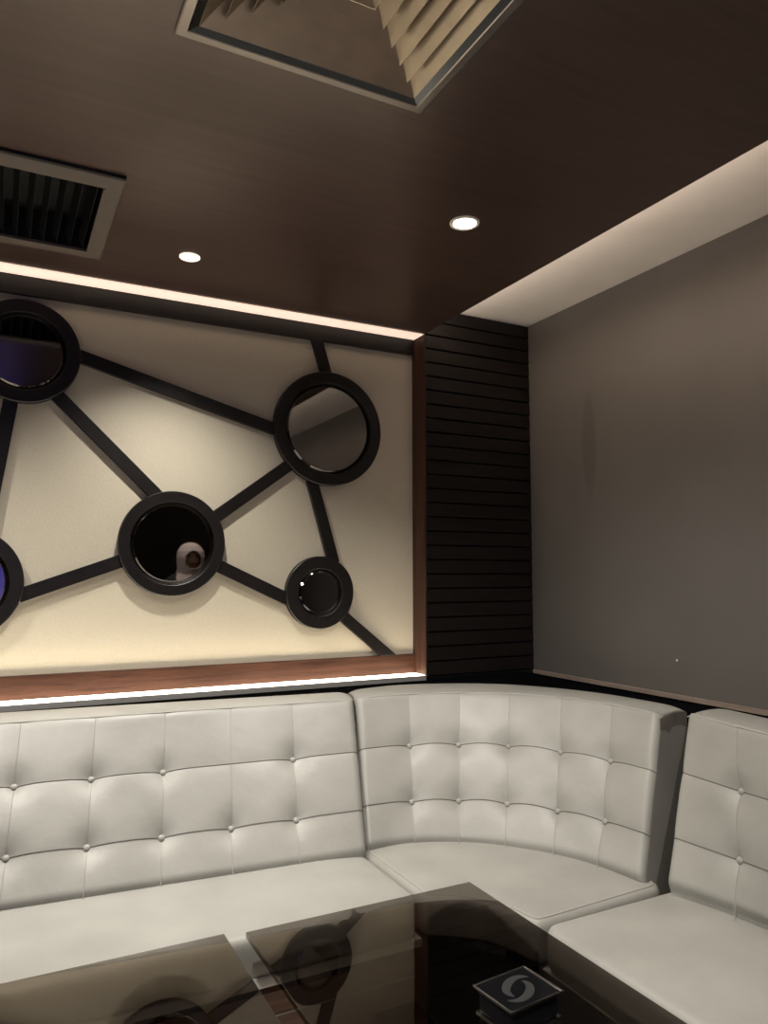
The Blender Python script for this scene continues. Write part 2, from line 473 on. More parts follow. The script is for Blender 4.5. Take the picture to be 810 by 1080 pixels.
# ------------------------------------------------------------------ ceiling fittings
def downlight(x, y, label, on=True):
    e = empty('downlight', (x, y, ZC), label, 'light', 'recessed ceiling downlights')
    bm = bmesh.new()
    lathe(bm, [(.049, 0), (.048, -.004), (.040, -.005), (.036, -.001), (.035, .0)], (x, y, ZC), 'z', 48)
    obj('trim_ring', bm, M['disc'], e, smooth=True)
    bm = bmesh.new()
    lathe(bm, [(.0355, -.0008), (.02, -.0030), (0, -.0036)], (x, y, ZC), 'z', 48)
    obj('lens', bm, M['lamp'], e, smooth=True)
    return e

def spot(name, x, y, power, size=118, blend=1.0, col=(1, .95, .875), rad=.035, aim=None):
    l = bpy.data.lights.new(name, 'SPOT'); l.energy = power; l.spot_size = math.radians(size)
    l.spot_blend = blend; l.color = col; l.shadow_soft_size = rad
    o = bpy.data.objects.new(name, l); COL.objects.link(o); o.location = (x, y, ZC - .012)
    if aim:
        d = Vector(aim) - o.location
        o.rotation_euler = d.to_track_quat('-Z', 'Y').to_euler()
    return o

downlight(-1.078, -1.034, 'lit round recessed downlight in the dark wooden ceiling')
e = empty('ceiling_disc', (-1.817, -.357, ZC), 'small flat white round disc flush in the wooden ceiling beside the black grille', 'ceiling fitting')
bm = bmesh.new()
lathe(bm, [(.037, 0), (.037, -.003), (.034, -.005), (0, -.0062)], (-1.817, -.357, ZC), 'z', 48)
obj('cover', bm, M['disc_lit'], e, smooth=True)
REAR_FILL = ((-1.078, -2.75), (-2.62, -2.75), (-3.9, -2.4), (-3.9, -3.9), (-1.6, -4.3), (-2.8, -4.0))  # added unseen downlights, behind and beside the camera, to raise the ambient light
for (x, y) in ((-2.62, -1.034),) + REAR_FILL:
    downlight(x, y, 'assumed downlight in the wooden ceiling, added out of view to light the room')

# square black return-air grille
gx0, gx1, gy0, gy1 = -2.715, -2.106, -.812, -.204
g = empty('air_grille', ((gx0 + gx1) / 2, (gy0 + gy1) / 2, ZC), 'square return-air grille with taupe frame and black blades in the ceiling', 'air grille')
bm = bmesh.new(); w = .05; zt, zb = ZC, ZC - .010
for (a, b_, c, d) in ((gx0, gx1, gy0, gy0 + w + .02), (gx0, gx1, gy1 - w, gy1), (gx0, gx0 + w, gy0 + w + .02, gy1 - w), (gx1 - w, gx1, gy0 + w + .02, gy1 - w)):
    box(bm, a, b_, c, d, zb, zt)
for (a, b_, c, d) in ((gx0 + w - .006, gx0 + w, gy0 + w, gy1 - w), (gx1 - w, gx1 - w + .006, gy0 + w + .02, gy1 - w)):
    box(bm, a, b_, c, d, zb - .003, zb)
obj('frame', bm, M['grille_frame'], g)
obj('gasket', B(gx0 - .004, gx1 + .002, gy0 - .012, gy0, zb + .0005, zt), M['black_matte'], g)
bm = bmesh.new()
x = gx0 + w + .03
while x < gx1 - w - .01:
    z1, z0 = ZC + .034, ZC + .001
    prism(bm, [(x - .008, z1), (x + .008, z0), (x + .0095, z0), (x - .0065, z1)], 'y', gy0 + w + .021, gy1 - w - .001)
    x += .0415
obj('blades', bm, M['blade'], g)
def hood(h, z0, z1, t=.004):
    bm = bmesh.new()
    a, b_, c, d = h
    box(bm, a, b_, c, d, z1 - t, z1)
    box(bm, a, a + t, c, d, z0, z1 - t); box(bm, b_ - t, b_, c, d, z0, z1 - t)
    box(bm, a + t, b_ - t, c, c + t, z0, z1 - t); box(bm, a + t, b_ - t, d - t, d, z0, z1 - t)
    return bm
obj('duct', hood(sh(GR, .036), ZC + .0005, ZC + .115), M['black_matte'], g)

# four-way supply diffuser
dx0, dx1, dy0, dy1 = -2.104, -1.506, -2.085, -1.480
cx, cy = (dx0 + dx1) / 2, (dy0 + dy1) / 2
dif = empty('air_diffuser', (cx, cy, ZC), 'large square metal air diffuser with nested louvres, at the top of the photo', 'air diffuser')
def sq_ring(bm, prof):
    """square rings: prof = list of (half size, z); swept around the square"""
    rings = [[bm.verts.new((cx + sx * hs, cy + sy * hs, z)) for sx, sy in ((-1, -1), (1, -1), (1, 1), (-1, 1))] for hs, z in prof]
    n = len(rings)
    for i in range(n):
        A, Bq = rings[i], rings[(i + 1) % n]
        for k in range(4):
            bm.faces.new((A[k], A[(k + 1) % 4], Bq[(k + 1) % 4], Bq[k]))
H0 = (dx1 - dx0) / 2
bm = bmesh.new()
sq_ring(bm, [(H0, ZC - .001), (H0, ZC - .012), (H0 - .003, ZC - .014), (H0 - .021, ZC - .014), (H0 - .0235, ZC - .012), (H0 - .0235, ZC - .001)])
obj('outer_frame', bm, M['frame_metal'], dif)
bm = bmesh.new()
sq_ring(bm, [(H0 - .024, ZC - .0005), (H0 - .024, ZC - .013), (H0 - .042, ZC - .007), (H0 - .044, ZC - .0005)])
obj('inner_frame', bm, M['dark_chrome'], dif)
for i in range(5):
    hs = H0 - .042 - i * .043
    bm = bmesh.new()
    z0 = ZC - .006 - i * .001
    sq_ring(bm, [(hs, z0 - .003), (hs + .001, z0 - .002), (hs - .044, z0 + .046), (hs - .045, z0 + .045)])
    obj('louvre', bm, M['alu'], dif)
bm = bmesh.new(); hs = H0 - .040 - 5 * .043
sq_ring(bm, [(hs, ZC - .012), (hs, ZC - .006), (hs - .03, ZC + .02), (hs - .03, ZC + .021), (hs + .002, ZC - .012)])
box(bm, cx - hs + .03, cx + hs - .03, cy - hs + .03, cy + hs - .03, ZC + .02, ZC + .022)
obj('centre_cone', bm, M['alu'], dif)
obj('plenum', hood(sh(DF, .022), ZC + .0005, ZC + .12), M['black_matte'], dif)

# pin on the wall
bm = bmesh.new()
lathe(bm, [(.004, 0), (.004, .001), (.0025, .003), (0, .0035)], (0, 0, 0), 'z', 16)
bmesh.ops.rotate(bm, verts=bm.verts, cent=(0, 0, 0), matrix=Matrix.Rotation(-PI / 2, 3, 'Y'))
bmesh.ops.translate(bm, verts=bm.verts, vec=(-.0002, -.888, 1.014))
tag(obj('wall_pin', bm, M['disc'], smooth=True), 'tiny white pin head on the grey wall above the corner of the sofa', 'pin')

# ------------------------------------------------------------------ sofas
def cr(P, u):
    n = len(P) - 1; s = min(max(u, 0), 1) * n; i = min(int(s), n - 1); t = s - i
    P = [Vector((p[0], p[1], 0)) for p in P]
    p1, p2 = P[i], P[i + 1]; p0 = P[i - 1] if i > 0 else 2 * p1 - p2; p3 = P[i + 2] if i + 2 <= n else 2 * p2 - p1
    return .5 * (2 * p1 + (p2 - p0) * t + (2 * p0 - 5 * p1 + 4 * p2 - p3) * t * t + (3 * p1 - p0 - 3 * p2 + p3) * t ** 3)

FOOT = {'L': [(-3.4, -.545), (-2.331, -.6265), (-1.264, -.708)],
        'C': [(-1.252, -.664), (-1.075, -.69), (-.9, -.78), (-.765, -.925), (-.672, -1.095), (-.634, -1.289)],
        'R': [(-.632, -1.372), (-.59, -1.59), (-.575, -1.82), (-.57, -2.05), (-.57, -2.28)]}
TOP = {'L': [(-3.4, -.19), (-2.283, -.29), (-1.170, -.39)],
       'C': [(-1.15, -.365), (-.92, -.375), (-.67, -.465), (-.49, -.625), (-.39, -.88), (-.365, -1.13)],
       'R': [(-.359, -1.241), (-.41, -1.48), (-.435, -1.72), (-.445, -1.96), (-.45, -2.2)]}
REAR = {'L': [(-3.4, -.02), (-2.25, -.085), (-1.112, -.203)],
        'C': [(-1.10, -.175), (-.83, -.135), (-.53, -.245), (-.35, -.425), (-.225, -.72), (-.195, -1.095)],
        'R': [(-.18, -1.222), (-.212, -1.46), (-.23, -1.70), (-.24, -1.95), (-.24, -2.19)]}
ZF = {'L': .42, 'C': .42, 'R': .44}
ROWS = [.27, .635]
COLS = {'L': [.09 + .1 * k for k in range(9)] , 'C': [.197, .352, .513, .680, .838], 'R': [.236 + .226 * k for k in range(4)]}
NOBTN = {('L', 7, 1)}

def surf(m, u, t, off=0):
    a = cr(FOOT[m], u); b = cr(TOP[m], u)
    q = a + (b - a) * t
    p = Vector((q.x, q.y, ZF[m] + .46 * t))
    if off:
        e = .004
        a2 = cr(FOOT[m], min(u + e, 1)) ; a1 = cr(FOOT[m], max(u - e, 0))
        b2 = cr(TOP[m], min(u + e, 1)); b1 = cr(TOP[m], max(u - e, 0))
        tu = (a2 + (b2 - a2) * t) - (a1 + (b1 - a1) * t)
        tv = Vector((b.x - a.x, b.y - a.y, .46))
        nn = tv.cross(tu).normalized()
        if nn.z < 0: nn = -nn
        p = p + nn * off
    return p

def puff(m, u, t, L, A=.005, D=.0145):
    cols = [0] + COLS[m] + [1]; rows = [-.35] + ROWS + [1.0]
    i = max(k for k in range(len(cols) - 1) if cols[k] <= u + 1e-9 or k == 0)
    j = max(k for k in range(len(rows) - 1) if rows[k] <= t + 1e-9 or k == 0)
    s = min(max((u - cols[i]) / (cols[i + 1] - cols[i]), 0), 1); q = min(max((t - rows[j]) / (rows[j + 1] - rows[j]), 0), 1)
    fu = 1 - abs(2 * s - 1) ** 4; fv = 1 - abs(2 * q - 1) ** 4
    if i == 0: fu = 1 - max(2 * s - 1, 0) ** 4
    if i == len(cols) - 2: fu = 1 - max(1 - 2 * s, 0) ** 4
    if j == 0: fv = 1 - max(2 * q - 1, 0) ** 4
    if j == len(rows) - 2: fv = 1 - max(1 - 2 * q, 0) ** 4
    f = A * (.15 + .85 * (fv * .45 + fu * fv * .55)) * (.35 if j == 0 else 1)
    d = 0
    for ci, c in enumerate(COLS[m]):
        for ri, r in enumerate(ROWS):
            if (m, ci, ri) in NOBTN: continue
            dx = (u - c) * L; dz = (t - r) * .55
            rr = dx * dx + dz * dz
            d += D * math.exp(-rr / .0022) + D * .45 * math.exp(-rr / .00025)
            # gathered crease running down and up from the button
            d += .0030 * math.exp(-(dx / .009) ** 2) * math.exp(-(abs(dz) / .07) ** 2)
    return f - d

LEN = {'L': 2.18, 'C': 1.08, 'R': .97}

def backrest(m, root, nu, nv=72):
    L = LEN[m]
    bm = bmesh.new()
    T0, T1 = -.34, 1.0
    # u samples refined near the ends for rounded ends
    us = sorted(set([round(k / nu, 5) for k in range(nu + 1)] + COLS[m]))
    ts = sorted(set([T0 + (T1 - T0) * k / nv for k in range(nv + 1)] + ROWS))
    grid = []
    for u in us:
        colv = []
        edge = min(u, 1 - u) * L
        er = .020 * max(0, 1 - edge / .022) ** 2          # rounded end edges
        for t in ts:
            tr = .012 * max(0, 1 - (1 - t) * .55 / .022) ** 2
            br = .026 * min(1, max(0, 1 - (t - .005) / .05)) ** 2
            colv.append(surf(m, u, t, puff(m, u, t, L) - er - tr * .5 - br))
        a = cr(TOP[m], u); b = cr(REAR[m], u)
        sag = .012 * max(0, 1 - edge / .05) ** 2
        # top face: slightly crowned from front piping to the rear
        for q, dz in ((.08, .006), (.25, .012), (.5, .015), (.75, .011), (.92, .003), (1.0, -.010)):
            p = a + (b - a) * q
            colv.append(Vector((p.x, p.y, ZF[m] + .4585 + dz * .55 - sag)))
        bl = b + (a - b) * -.0
        colv.append(Vector((bl.x, bl.y, .82)))
        colv.append(Vector((bl.x, bl.y, .26)))
        grid.append([bm.verts.new(p) for p in colv])
    for A, Bq in zip(grid[:-1], grid[1:]):
        for k in range(len(A) - 1):
            bm.faces.new((A[k], Bq[k], Bq[k + 1], A[k + 1]))
        bm.faces.new((A[-1], Bq[-1], Bq[0], A[0]))
    e0, e1 = grid[0], grid[-1]
    bm.faces.new(e0); bm.faces.new(list(reversed(e1)))
    o = obj('backrest', bm, M['leather'], root)
    for p in o.data.polygons: p.use_smooth = len(p.vertices) == 4
    # piping along the front top edge and the two ends
    bm = bmesh.new()
    N = 90
    tube(bm, [surf(m, .004 + .992 * k / N, 1.0, .0025) + Vector((0, 0, -.004 - .012 * max(0, 1 - min(k, N - k) / N * L / .05) ** 2)) for k in range(N + 1)], .0026, 6)
    obj('piping', bm, M['piping'], o)
    # stitched seams, drawn into the folds
    bm = bmesh.new()
    for r in ROWS:
        tube(bm, [surf(m, k / 240, r, puff(m, k / 240, r, L) - .020 * max(0, 1 - min(k, 240 - k) / 240 * L / .022) ** 2 + .0004) for k in range(241)], .0018, 5)
    obj('stitched_seam', bm, M['thread'], o)
    bm = bmesh.new()
    for c in COLS[m]:
        tube(bm, [surf(m, c, -.1 + 1.08 * k / 120, puff(m, c, -.1 + 1.08 * k / 120, L) + .0004) for k in range(121)], .0014, 5)
    obj('upright_seam', bm, M['leather'], o)
    # covered buttons
    for ci, c in enumerate(COLS[m]):
        for ri, r in enumerate(ROWS):
            if (m, ci, ri) in NOBTN: continue
            p0 = surf(m, c, r, puff(m, c, r, L) - .001); p1 = surf(m, c, r, puff(m, c, r, L) + .01)
            nrm = (p1 - p0).normalized()
            b2 = bmesh.new()
            lathe(b2, [(.0075, 0), (.0105, .003), (.0105, .006), (.0075, .0098), (0, .0115)], (0, 0, 0), 'z', 20)
            bmesh.ops.transform(b2, matrix=Matrix.Translation(p0) @ nrm.to_track_quat('Z', 'Y').to_matrix().to_4x4(), verts=b2.verts)
            obj('button', b2, M['leather'], o, smooth=True)
    return o

def inset(P, d):
    n = len(P); out = []
    for i in range(n):
        a, b, c = Vector(P[i - 1]), Vector(P[i]), Vector(P[(i + 1) % n])
        d1 = (b - a).normalized(); d2 = (c - b).normalized()
        n1 = Vector((-d1.y, d1.x)); n2 = Vector((-d2.y, d2.x))
        nn = (n1 + n2).normalized(); k = max(nn.dot(n1), .35)
        out.append(b + nn * d / k)
    return out

def dense(P, step=.03):
    out = []
    for i in range(len(P)):
        a, b = Vector(P[i]), Vector(P[(i + 1) % len(P)])
        n = max(1, int((b - a).length / step))
        for k in range(n): out.append(a + (b - a) * k / n)
    return out

def roundcorner(P, rad, n=6):
    out = []
    for i in range(len(P)):
        a, b, c = Vector(P[i - 1]), Vector(P[i]), Vector(P[(i + 1) % len(P)])
        d1 = (a - b); d2 = (c - b)
        if d1.angle(d2) > math.radians(150): out.append(b); continue
        r = min(rad, d1.length * .45, d2.length * .45)
        p, q = b + d1.normalized() * r, b + d2.normalized() * r
        for k in range(n + 1):
            s = k / n
            out.append(p * (1 - s) ** 2 + b * 2 * s * (1 - s) + q * s ** 2)
    return out

def seat(P, root, ztop=.416, zbot=.306, pipe=None, crown=.010):
    P = [Vector(p) for p in P]
    area = sum(P[i - 1].x * P[i].y - P[i].x * P[i - 1].y for i in range(len(P)))
    if area < 0: P.reverse()
    P = roundcorner(P, .06)
    P = dense(P, .035)
    prof = [(.012, zbot), (.002, zbot + .012), (0, zbot + .04), (0, ztop - .030), (.002, ztop - .016), (.008, ztop - .005), (.020, ztop)]
    bm = bmesh.new(); rings = []
    for d, z in prof:
        rings.append([bm.verts.new((p.x, p.y, z)) for p in inset(P, d)])
    n = len(P)
    for A, Bq in zip(rings[:-1], rings[1:]):
        for k in range(n): bm.faces.new((A[k], A[(k + 1) % n], Bq[(k + 1) % n], Bq[k]))
    bm.faces.new(list(reversed(rings[0])))
    Q = inset(P, .020)
    def din(p):
        d = 9; ins = False
        for i in range(n):
            a, b = Q[i - 1], Q[i]; ab = b - a
            t = min(max((p - a).dot(ab) / max(ab.length_squared, 1e-12), 0), 1)
            d = min(d, (p - a - ab * t).length)
            if (a.y > p.y) != (b.y > p.y) and p.x < a.x + (p.y - a.y) / (b.y - a.y) * ab.x: ins = not ins
        return d if ins else -1
    pts = list(Q); x0, x1 = min(p.x for p in Q), max(p.x for p in Q); y0, y1 = min(p.y for p in Q), max(p.y for p in Q)
    st = .035; hz = []
    for i in range(int((x1 - x0) / st) + 1):
        for j in range(int((y1 - y0) / st) + 1):
            p = Vector((x0 + i * st + .017, y0 + j * st + .017)); d = din(p)
            if d > .012: pts.append(p); hz.append(min(d, .17) / .17)
    vo, eo, fo, ov, oe, of = mgeo.delaunay_2d_cdt(pts, [(k, (k + 1) % n) for k in range(n)], [list(range(n))], 1, 1e-6)
    cap = []
    for k, p in enumerate(vo):
        src = ov[k][0] if ov[k] else n
        if not ov[k]:
            cap.append(bm.verts.new((p.x, p.y, ztop))); continue
        if src < n: cap.append(rings[-1][src])
        else:
            q = hz[src - n]; cap.append(bm.verts.new((p.x, p.y, ztop + crown * (1 - (1 - q) ** 2))))
    for f in fo: bm.faces.new([cap[k] for k in f])
    o = obj('seat_cushion', bm, M['leather'], root)
    for p in o.data.polygons: p.use_smooth = True
    if not pipe: return o
    bm = bmesh.new()
    ring = [(p.x, p.y, ztop + .0005) for p in inset(P, .020)]
    tube(bm, ring + [ring[0]], .0022, 6, cap=False)
    obj('piping', bm, M['piping'], o)
    return o

def base(polys, root):
    pass

# left run
left = empty('sofa', (-2.3, -.6, 0), 'long pale grey buttoned leather sofa section along the cream panel wall', 'sofa')
backrest('L', left, 218)
seat([(-3.4, -.45), (-3.4, -1.05), (-1.262, -1.058), (-1.260, -.50)], left)
obj('metal_trim', B(-3.4, -1.262, -1.056, -.9, .281, .3055), M['trim_bright'], left, bevel=.003)
obj('frame', B(-3.39, -1.268, -.97, -.25, .12, .2815), M['black_matte'], left)
bm = B(-3.39, -1.268, -1.030, -.3, 0, .252); obj('plinth', bm, M['plinth'], left)
obj('plinth_strip', B(-3.39, -1.268, -1.0325, -1.02, .190, .194), M['metal_grey'], left)

# corner unit
corner = empty('corner_sofa', (-.9, -.8, 0), 'curved pale grey buttoned leather corner sofa section with ten buttons', 'sofa')
cb = backrest('C', corner, 130)
cseat = [(-1.258, -.50), (-1.256, -1.058), (-1.205, -1.085), (-1.155, -1.125), (-1.115, -1.175), (-1.085, -1.245), (-1.070, -1.338), (-.56, -1.318), (-.56, -.95), (-.70, -.65), (-.95, -.52)]
seat(cseat, corner, crown=.008, pipe=True)
bm = bmesh.new()
prism(bm, [(-1.256, -.40), (-1.256, -1.0), (-1.18, -1.05), (-1.11, -1.12), (-1.05, -1.21), (-1.02, -1.335), (-.35, -1.28), (-.40, -.85), (-.60, -.45), (-.9, -.35)], 'z', .0, .282)
obj('frame', bm, M['black_matte'], corner)
bm = bmesh.new()
prism(bm, [(-1.256, -1.045), (-1.19, -1.083), (-1.135, -1.133), (-1.085, -1.215), (-1.060, -1.336), (-1.0, -1.336), (-1.035, -1.21), (-1.10, -1.11), (-1.17, -1.04), (-1.256, -.99)], 'z', .282, .3055)
obj('metal_trim', bm, M['dark_chrome'], corner)

# right run
right = empty('sofa', (-.6, -2.2, 0), 'pale grey buttoned leather sofa section along the plain grey wall', 'sofa')
backrest('R', right, 98)
seat([(-.46, -1.343), (-1.068, -1.343), (-1.066, -2.28), (-.46, -2.28)], right)
obj('metal_trim', B(-1.060, -.9, -2.28, -1.345, .281, .3055), M['trim_bright'], right, bevel=.003)
obj('frame', B(-.97, -.3, -2.27, -1.36, .12, .2815), M['black_matte'], right)
obj('plinth', B(-1.03, -.3, -2.27, -1.36, 0, .252), M['plinth'], right)

# worn patch at the top right corner of the corner unit's end
endp = lambda q, z: None
ta = surf('C', 1.0, .985); tb = cr(REAR['C'], 1.0)
def endpt(s, z):
    a = surf('C', 1.0, (z - .42) / .46); b = Vector((tb.x, tb.y, z))
    p = a + (b - a) * s; p.z = z; return p
bm = bmesh.new()
poly = [(.01, .862), (.35, .870), (.95, .868), (.97, .80), (.85, .765), (.66, .758), (.52, .772), (.40, .786), (.36, .812), (.22, .822), (.06, .826)]
nrm = Vector((0, -1, 0))
va = [bm.verts.new(endpt(s, z) + nrm * .0014) for s, z in poly]
vb = [bm.verts.new(endpt(s, z) + nrm * .0001) for s, z in poly]
bm.faces.new(va); bm.faces.new(list(reversed(vb)))
for i in range(len(va)): bm.faces.new((va[i], va[(i + 1) % len(va)], vb[(i + 1) % len(va)], vb[i]))
tag(obj('worn_patch', bm, M['torn'], cb), 'dark worn patch where the leather has peeled')

# ------------------------------------------------------------------ tables
def table(x0, x1, y0, y1, label, legx):
    e = empty('coffee_table', ((x0 + x1) / 2, (y0 + y1) / 2, 0), label, 'table', 'smoked glass coffee tables')
    obj('glass_top', B(x0, x1, y0, y1, .466, .480), M['glass'], e, bevel=.0015)
    for lx in legx:
        obj('leg', B(lx - .05, lx + .05, y0 + .12, y1 - .40, .0, .452), M['black_gloss'], e, bevel=.002)
    for lx in legx:
        for yy in (y0 + .2, y1 - .5):
            bm = bmesh.new(); lathe(bm, [(0, .452), (.022, .452), (.022, .466), (0, .466)], (lx, yy, 0), 'z', 24)
            obj('glass_pad', bm, M['chrome'], e)
    obj('shelf', B(min(legx) + .05, max(legx) - .05, y0 + .15, y1 - .43, .16, .185), M['black_wood'], e, bevel=.002)
    return e
table(-1.819, -1.165, -2.30, -1.157, 'smoked glass coffee table nearer the corner, holding the small black box', (-1.62, -1.30))
table(-2.53, -1.868, -2.30, -1.140, 'smoked glass coffee table at the left edge, with nothing on it', (-2.40, -2.06))

# square box with chrome rim and emblem
bx = empty('table_box', (-1.44, -1.74, .4801), 'small square black box with chrome rim and silver swirl on the glass table', 'box')
bx.rotation_euler.z = math.radians(5.5)
def lobj(name, bm, mat, parent, **k):
    """local-coordinate variant of obj()"""
    o = obj(name, bm, mat, None, **k); o.parent = parent; return o
W, D_ = .069, .0565
lobj('body', B(-W + .008, W - .008, -D_ + .008, D_ - .008, .003, .043), M['black_gloss'], bx, bevel=.004)
bm = bmesh.new()
def rect_ring(bm, a, b, c, d, z0, z1):
    box(bm, -a, a, -b, -d, z0, z1); box(bm, -a, a, d, b, z0, z1)
    box(bm, -a, -c, -d, d, z0, z1); box(bm, c, a, -d, d, z0, z1)
rect_ring(bm, W - .004, D_ - .004, W - .012, D_ - .012, 0, .003)
lobj('base_rim', bm, M['chrome'], bx)
lid = lobj('lid', B(-W + .003, W - .003, -D_ + .003, D_ - .003, .043, .0495), M['black_gloss'], bx, bevel=.001)
bm = bmesh.new(); rect_ring(bm, W, D_, W - .0035, D_ - .0035, .0465, .0515)
lobj('rim', bm, M['chrome'], lid, bevel=.0006)
# swirl: two interlocking tapered crescents
bm = bmesh.new()
def crescent(bm, flip):
    N = 26; out, inn = [], []
    for k in range(N + 1):
        s = k / N; a = math.radians(-25 + 215 * s)
        r = .036 - .004 * s; wd = .021 * math.sin(PI * s) ** .8
        f = -1 if flip else 1
        cxx, cyy = .006 * f, .007 * f
        out.append((f * (r * math.cos(a)) + cxx, f * (r * .72 * math.sin(a)) + cyy * .4))
        inn.append((f * ((r - wd) * math.cos(a)) + cxx, f * ((r - wd) * .72 * math.sin(a)) + cyy * .4))
    vs = []
    for z in (.0495, .0503):
        vs.append(([bm.verts.new((p[0], p[1], z)) for p in out], [bm.verts.new((p[0], p[1], z)) for p in inn]))
    (o0, i0), (o1, i1) = vs
    for k in range(N):
        bm.faces.new((o1[k], o1[k + 1], i1[k + 1], i1[k])); bm.faces.new((o0[k], i0[k], i0[k + 1], o0[k + 1]))
        bm.faces.new((o0[k], o0[k + 1], o1[k + 1], o1[k])); bm.faces.new((i0[k], i1[k], i1[k + 1], i0[k + 1]))
crescent(bm, False); crescent(bm, True)
bmesh.ops.rotate(bm, verts=bm.verts, cent=(0, 0, 0), matrix=Matrix.Rotation(math.radians(38), 3, 'Z'))
bmesh.ops.scale(bm, verts=bm.verts, vec=(1.32, 1.12, 1))
lobj('emblem', bm, M['emblem_grey'], lid)

# ------------------------------------------------------------------ behind the camera: what the mirrors show
sc = empty('television', (-3.16, YF + .02, 0), 'television on a floor stand with a blue screen, seen only in mirrors', 'television')
obj('screen', B(-4.05, -2.28, YF + .042, YF + .045, .95, 1.95), M['screen'], sc)
obj('case', B(-4.08, -2.25, YF + .002, YF + .042, .92, 1.98), M['black_matte'], sc)
obj('stand', B(-3.22, -3.10, YF + .01, YF + .035, .02, .92), M['black_matte'], sc)
obj('foot', B(-3.6, -2.72, YF + .004, YF + .30, 0, .02), M['black_matte'], sc, bevel=.003)

# person standing behind the right end of the tables, facing the panel, phone raised (seen in the middle mirror)
M['skin'] = plain('skin', (.46, .28, .20), .5)
M['scarf'] = plain('pale_scarf', (.62, .50, .46), .8, noise=.1, scale=14)
M['robe'] = plain('black_robe', (.012, .012, .014), .8)
M['eye'] = plain('dark_eye', (.02, .015, .012), .2)
PX, PY = -1.0, -2.93
pe = empty('person', (PX, PY, 0), 'person in pale headscarf and black robe standing and holding up a phone', 'person')
V, E_, RD = [], [], []
def jv(p, r, link=None):
    V.append((p[0], p[1], p[2])); RD.append(r)
    if link is not None: E_.append((link, len(V) - 1))
    return len(V) - 1
pel = jv((0, 0, .88), .13)
wst = jv((0, 0, 1.02), .105, pel)
ch = jv((0, .005, 1.20), .118, wst)
nk0 = jv((0, .0, 1.33), .062, ch)
nk = jv((0, .008, 1.39), .052, nk0)
jaw = jv((0, .030, 1.43), .066, nk)
hd = jv((0, .022, 1.49), .088, jaw)
crn = jv((0, .012, 1.555), .072, hd)
nose = jv((0, .108, 1.478), .013, hd)
for sx in (-1, 1):
    hip = jv((sx * .085, 0, .80), .095, pel)
    kn = jv((sx * .095, .012, .46), .058, hip)
    an = jv((sx * .095, -.01, .09), .038, kn)
    jv((sx * .10, .12, .035), .034, an)
    sh_ = jv((sx * .165, 0, 1.30), .055, ch)
    el = jv((sx * .215, .06, 1.05), .043, sh_)
    wr = jv((sx * .085, .25, 1.19), .028, el)
    pm = jv((sx * .062, .275, 1.245), .030, wr)
    for k, (l1, dz) in enumerate(((.034, .0), (.038, .016), (.036, .032), (.028, .047))):
        kn1 = jv((sx * (.060), .305, 1.245 + dz), .0095, pm)
        kn2 = jv((sx * (.060 - l1 * .55), .318, 1.250 + dz), .0085, kn1)
        jv((sx * (.060 - l1), .312, 1.254 + dz), .0075, kn2)
    t1 = jv((sx * .050, .268, 1.275), .010, pm)
    jv((sx * .034, .270, 1.300), .0085, t1)
me = bpy.data.meshes.new('body'); me.from_pydata(V, E_, [])
body = bpy.data.objects.new('body', me); COL.objects.link(body); body.parent = pe
me.materials.append(M['skin'])
sk = body.modifiers.new('skin', 'SKIN')
for i, v in enumerate(me.skin_vertices[0].data if len(me.skin_vertices) else []):
    v.radius = (RD[i], RD[i]); v.use_root = (i == 0)
if not len(me.skin_vertices):
    bm = bmesh.new(); bm.from_mesh(me); ly = bm.verts.layers.skin.verify()
    bm.verts.ensure_lookup_table()
    for i, v in enumerate(bm.verts):
        v[ly].radius = (RD[i], RD[i]); v[ly].use_root = (i == 0)
    bm.to_mesh(me); bm.free()
sb = body.modifiers.new('sub', 'SUBSURF'); sb.levels = 2; sb.render_levels = 2
sk.use_smooth_shade = True
def ell_rings(name, rings, mat, parent, n=32, thick=.004):
    """cloth from elliptical rings (cx, cy, z, rx, ry)"""
    bm = bmesh.new(); R_ = []
    for (x, y, z, rx, ry) in rings:
        R_.append([bm.verts.new((x + rx * math.cos(2 * PI * k / n) * (1 + .02 * math.sin(7 * 2 * PI * k / n)), y + ry * math.sin(2 * PI * k / n) * (1 + .02 * math.sin(7 * 2 * PI * k / n)), z)) for k in range(n)])
    for A, Bq in zip(R_[:-1], R_[1:]):
        for k in range(n): bm.faces.new((A[k], A[(k + 1) % n], Bq[(k + 1) % n], Bq[k]))
    o = lobj(name, bm, mat, parent, smooth=True)
    so = o.modifiers.new('thick', 'SOLIDIFY'); so.thickness = thick; so.offset = 1
    return o
ell_rings('robe', [(0, .03, .03, .27, .24), (0, .02, .35, .24, .20), (0, 0, .70, .21, .17), (0, 0, .92, .18, .15), (0, 0, 1.05, .15, .135), (0, 0, 1.22, .19, .15), (0, 0, 1.30, .21, .125), (0, 0, 1.345, .15, .09), (0, 0, 1.37, .085, .075)], M['robe'], pe)
for sx in (-1, 1):
    bm = bmesh.new()
    p = [Vector((sx * .175, 0, 1.295)), Vector((sx * .218, .06, 1.06)), Vector((sx * .21, .085, 1.055)), Vector((sx * .10, .232, 1.172))]
    q = []
    for a_, b_ in zip(p[:-1], p[1:]):
        for k in range(6): q.append(a_ + (b_ - a_) * k / 6)
    q.append(p[-1])
    tube(bm, q, .062, 14)
    lobj('sleeve', bm, M['robe'], pe, smooth=True)
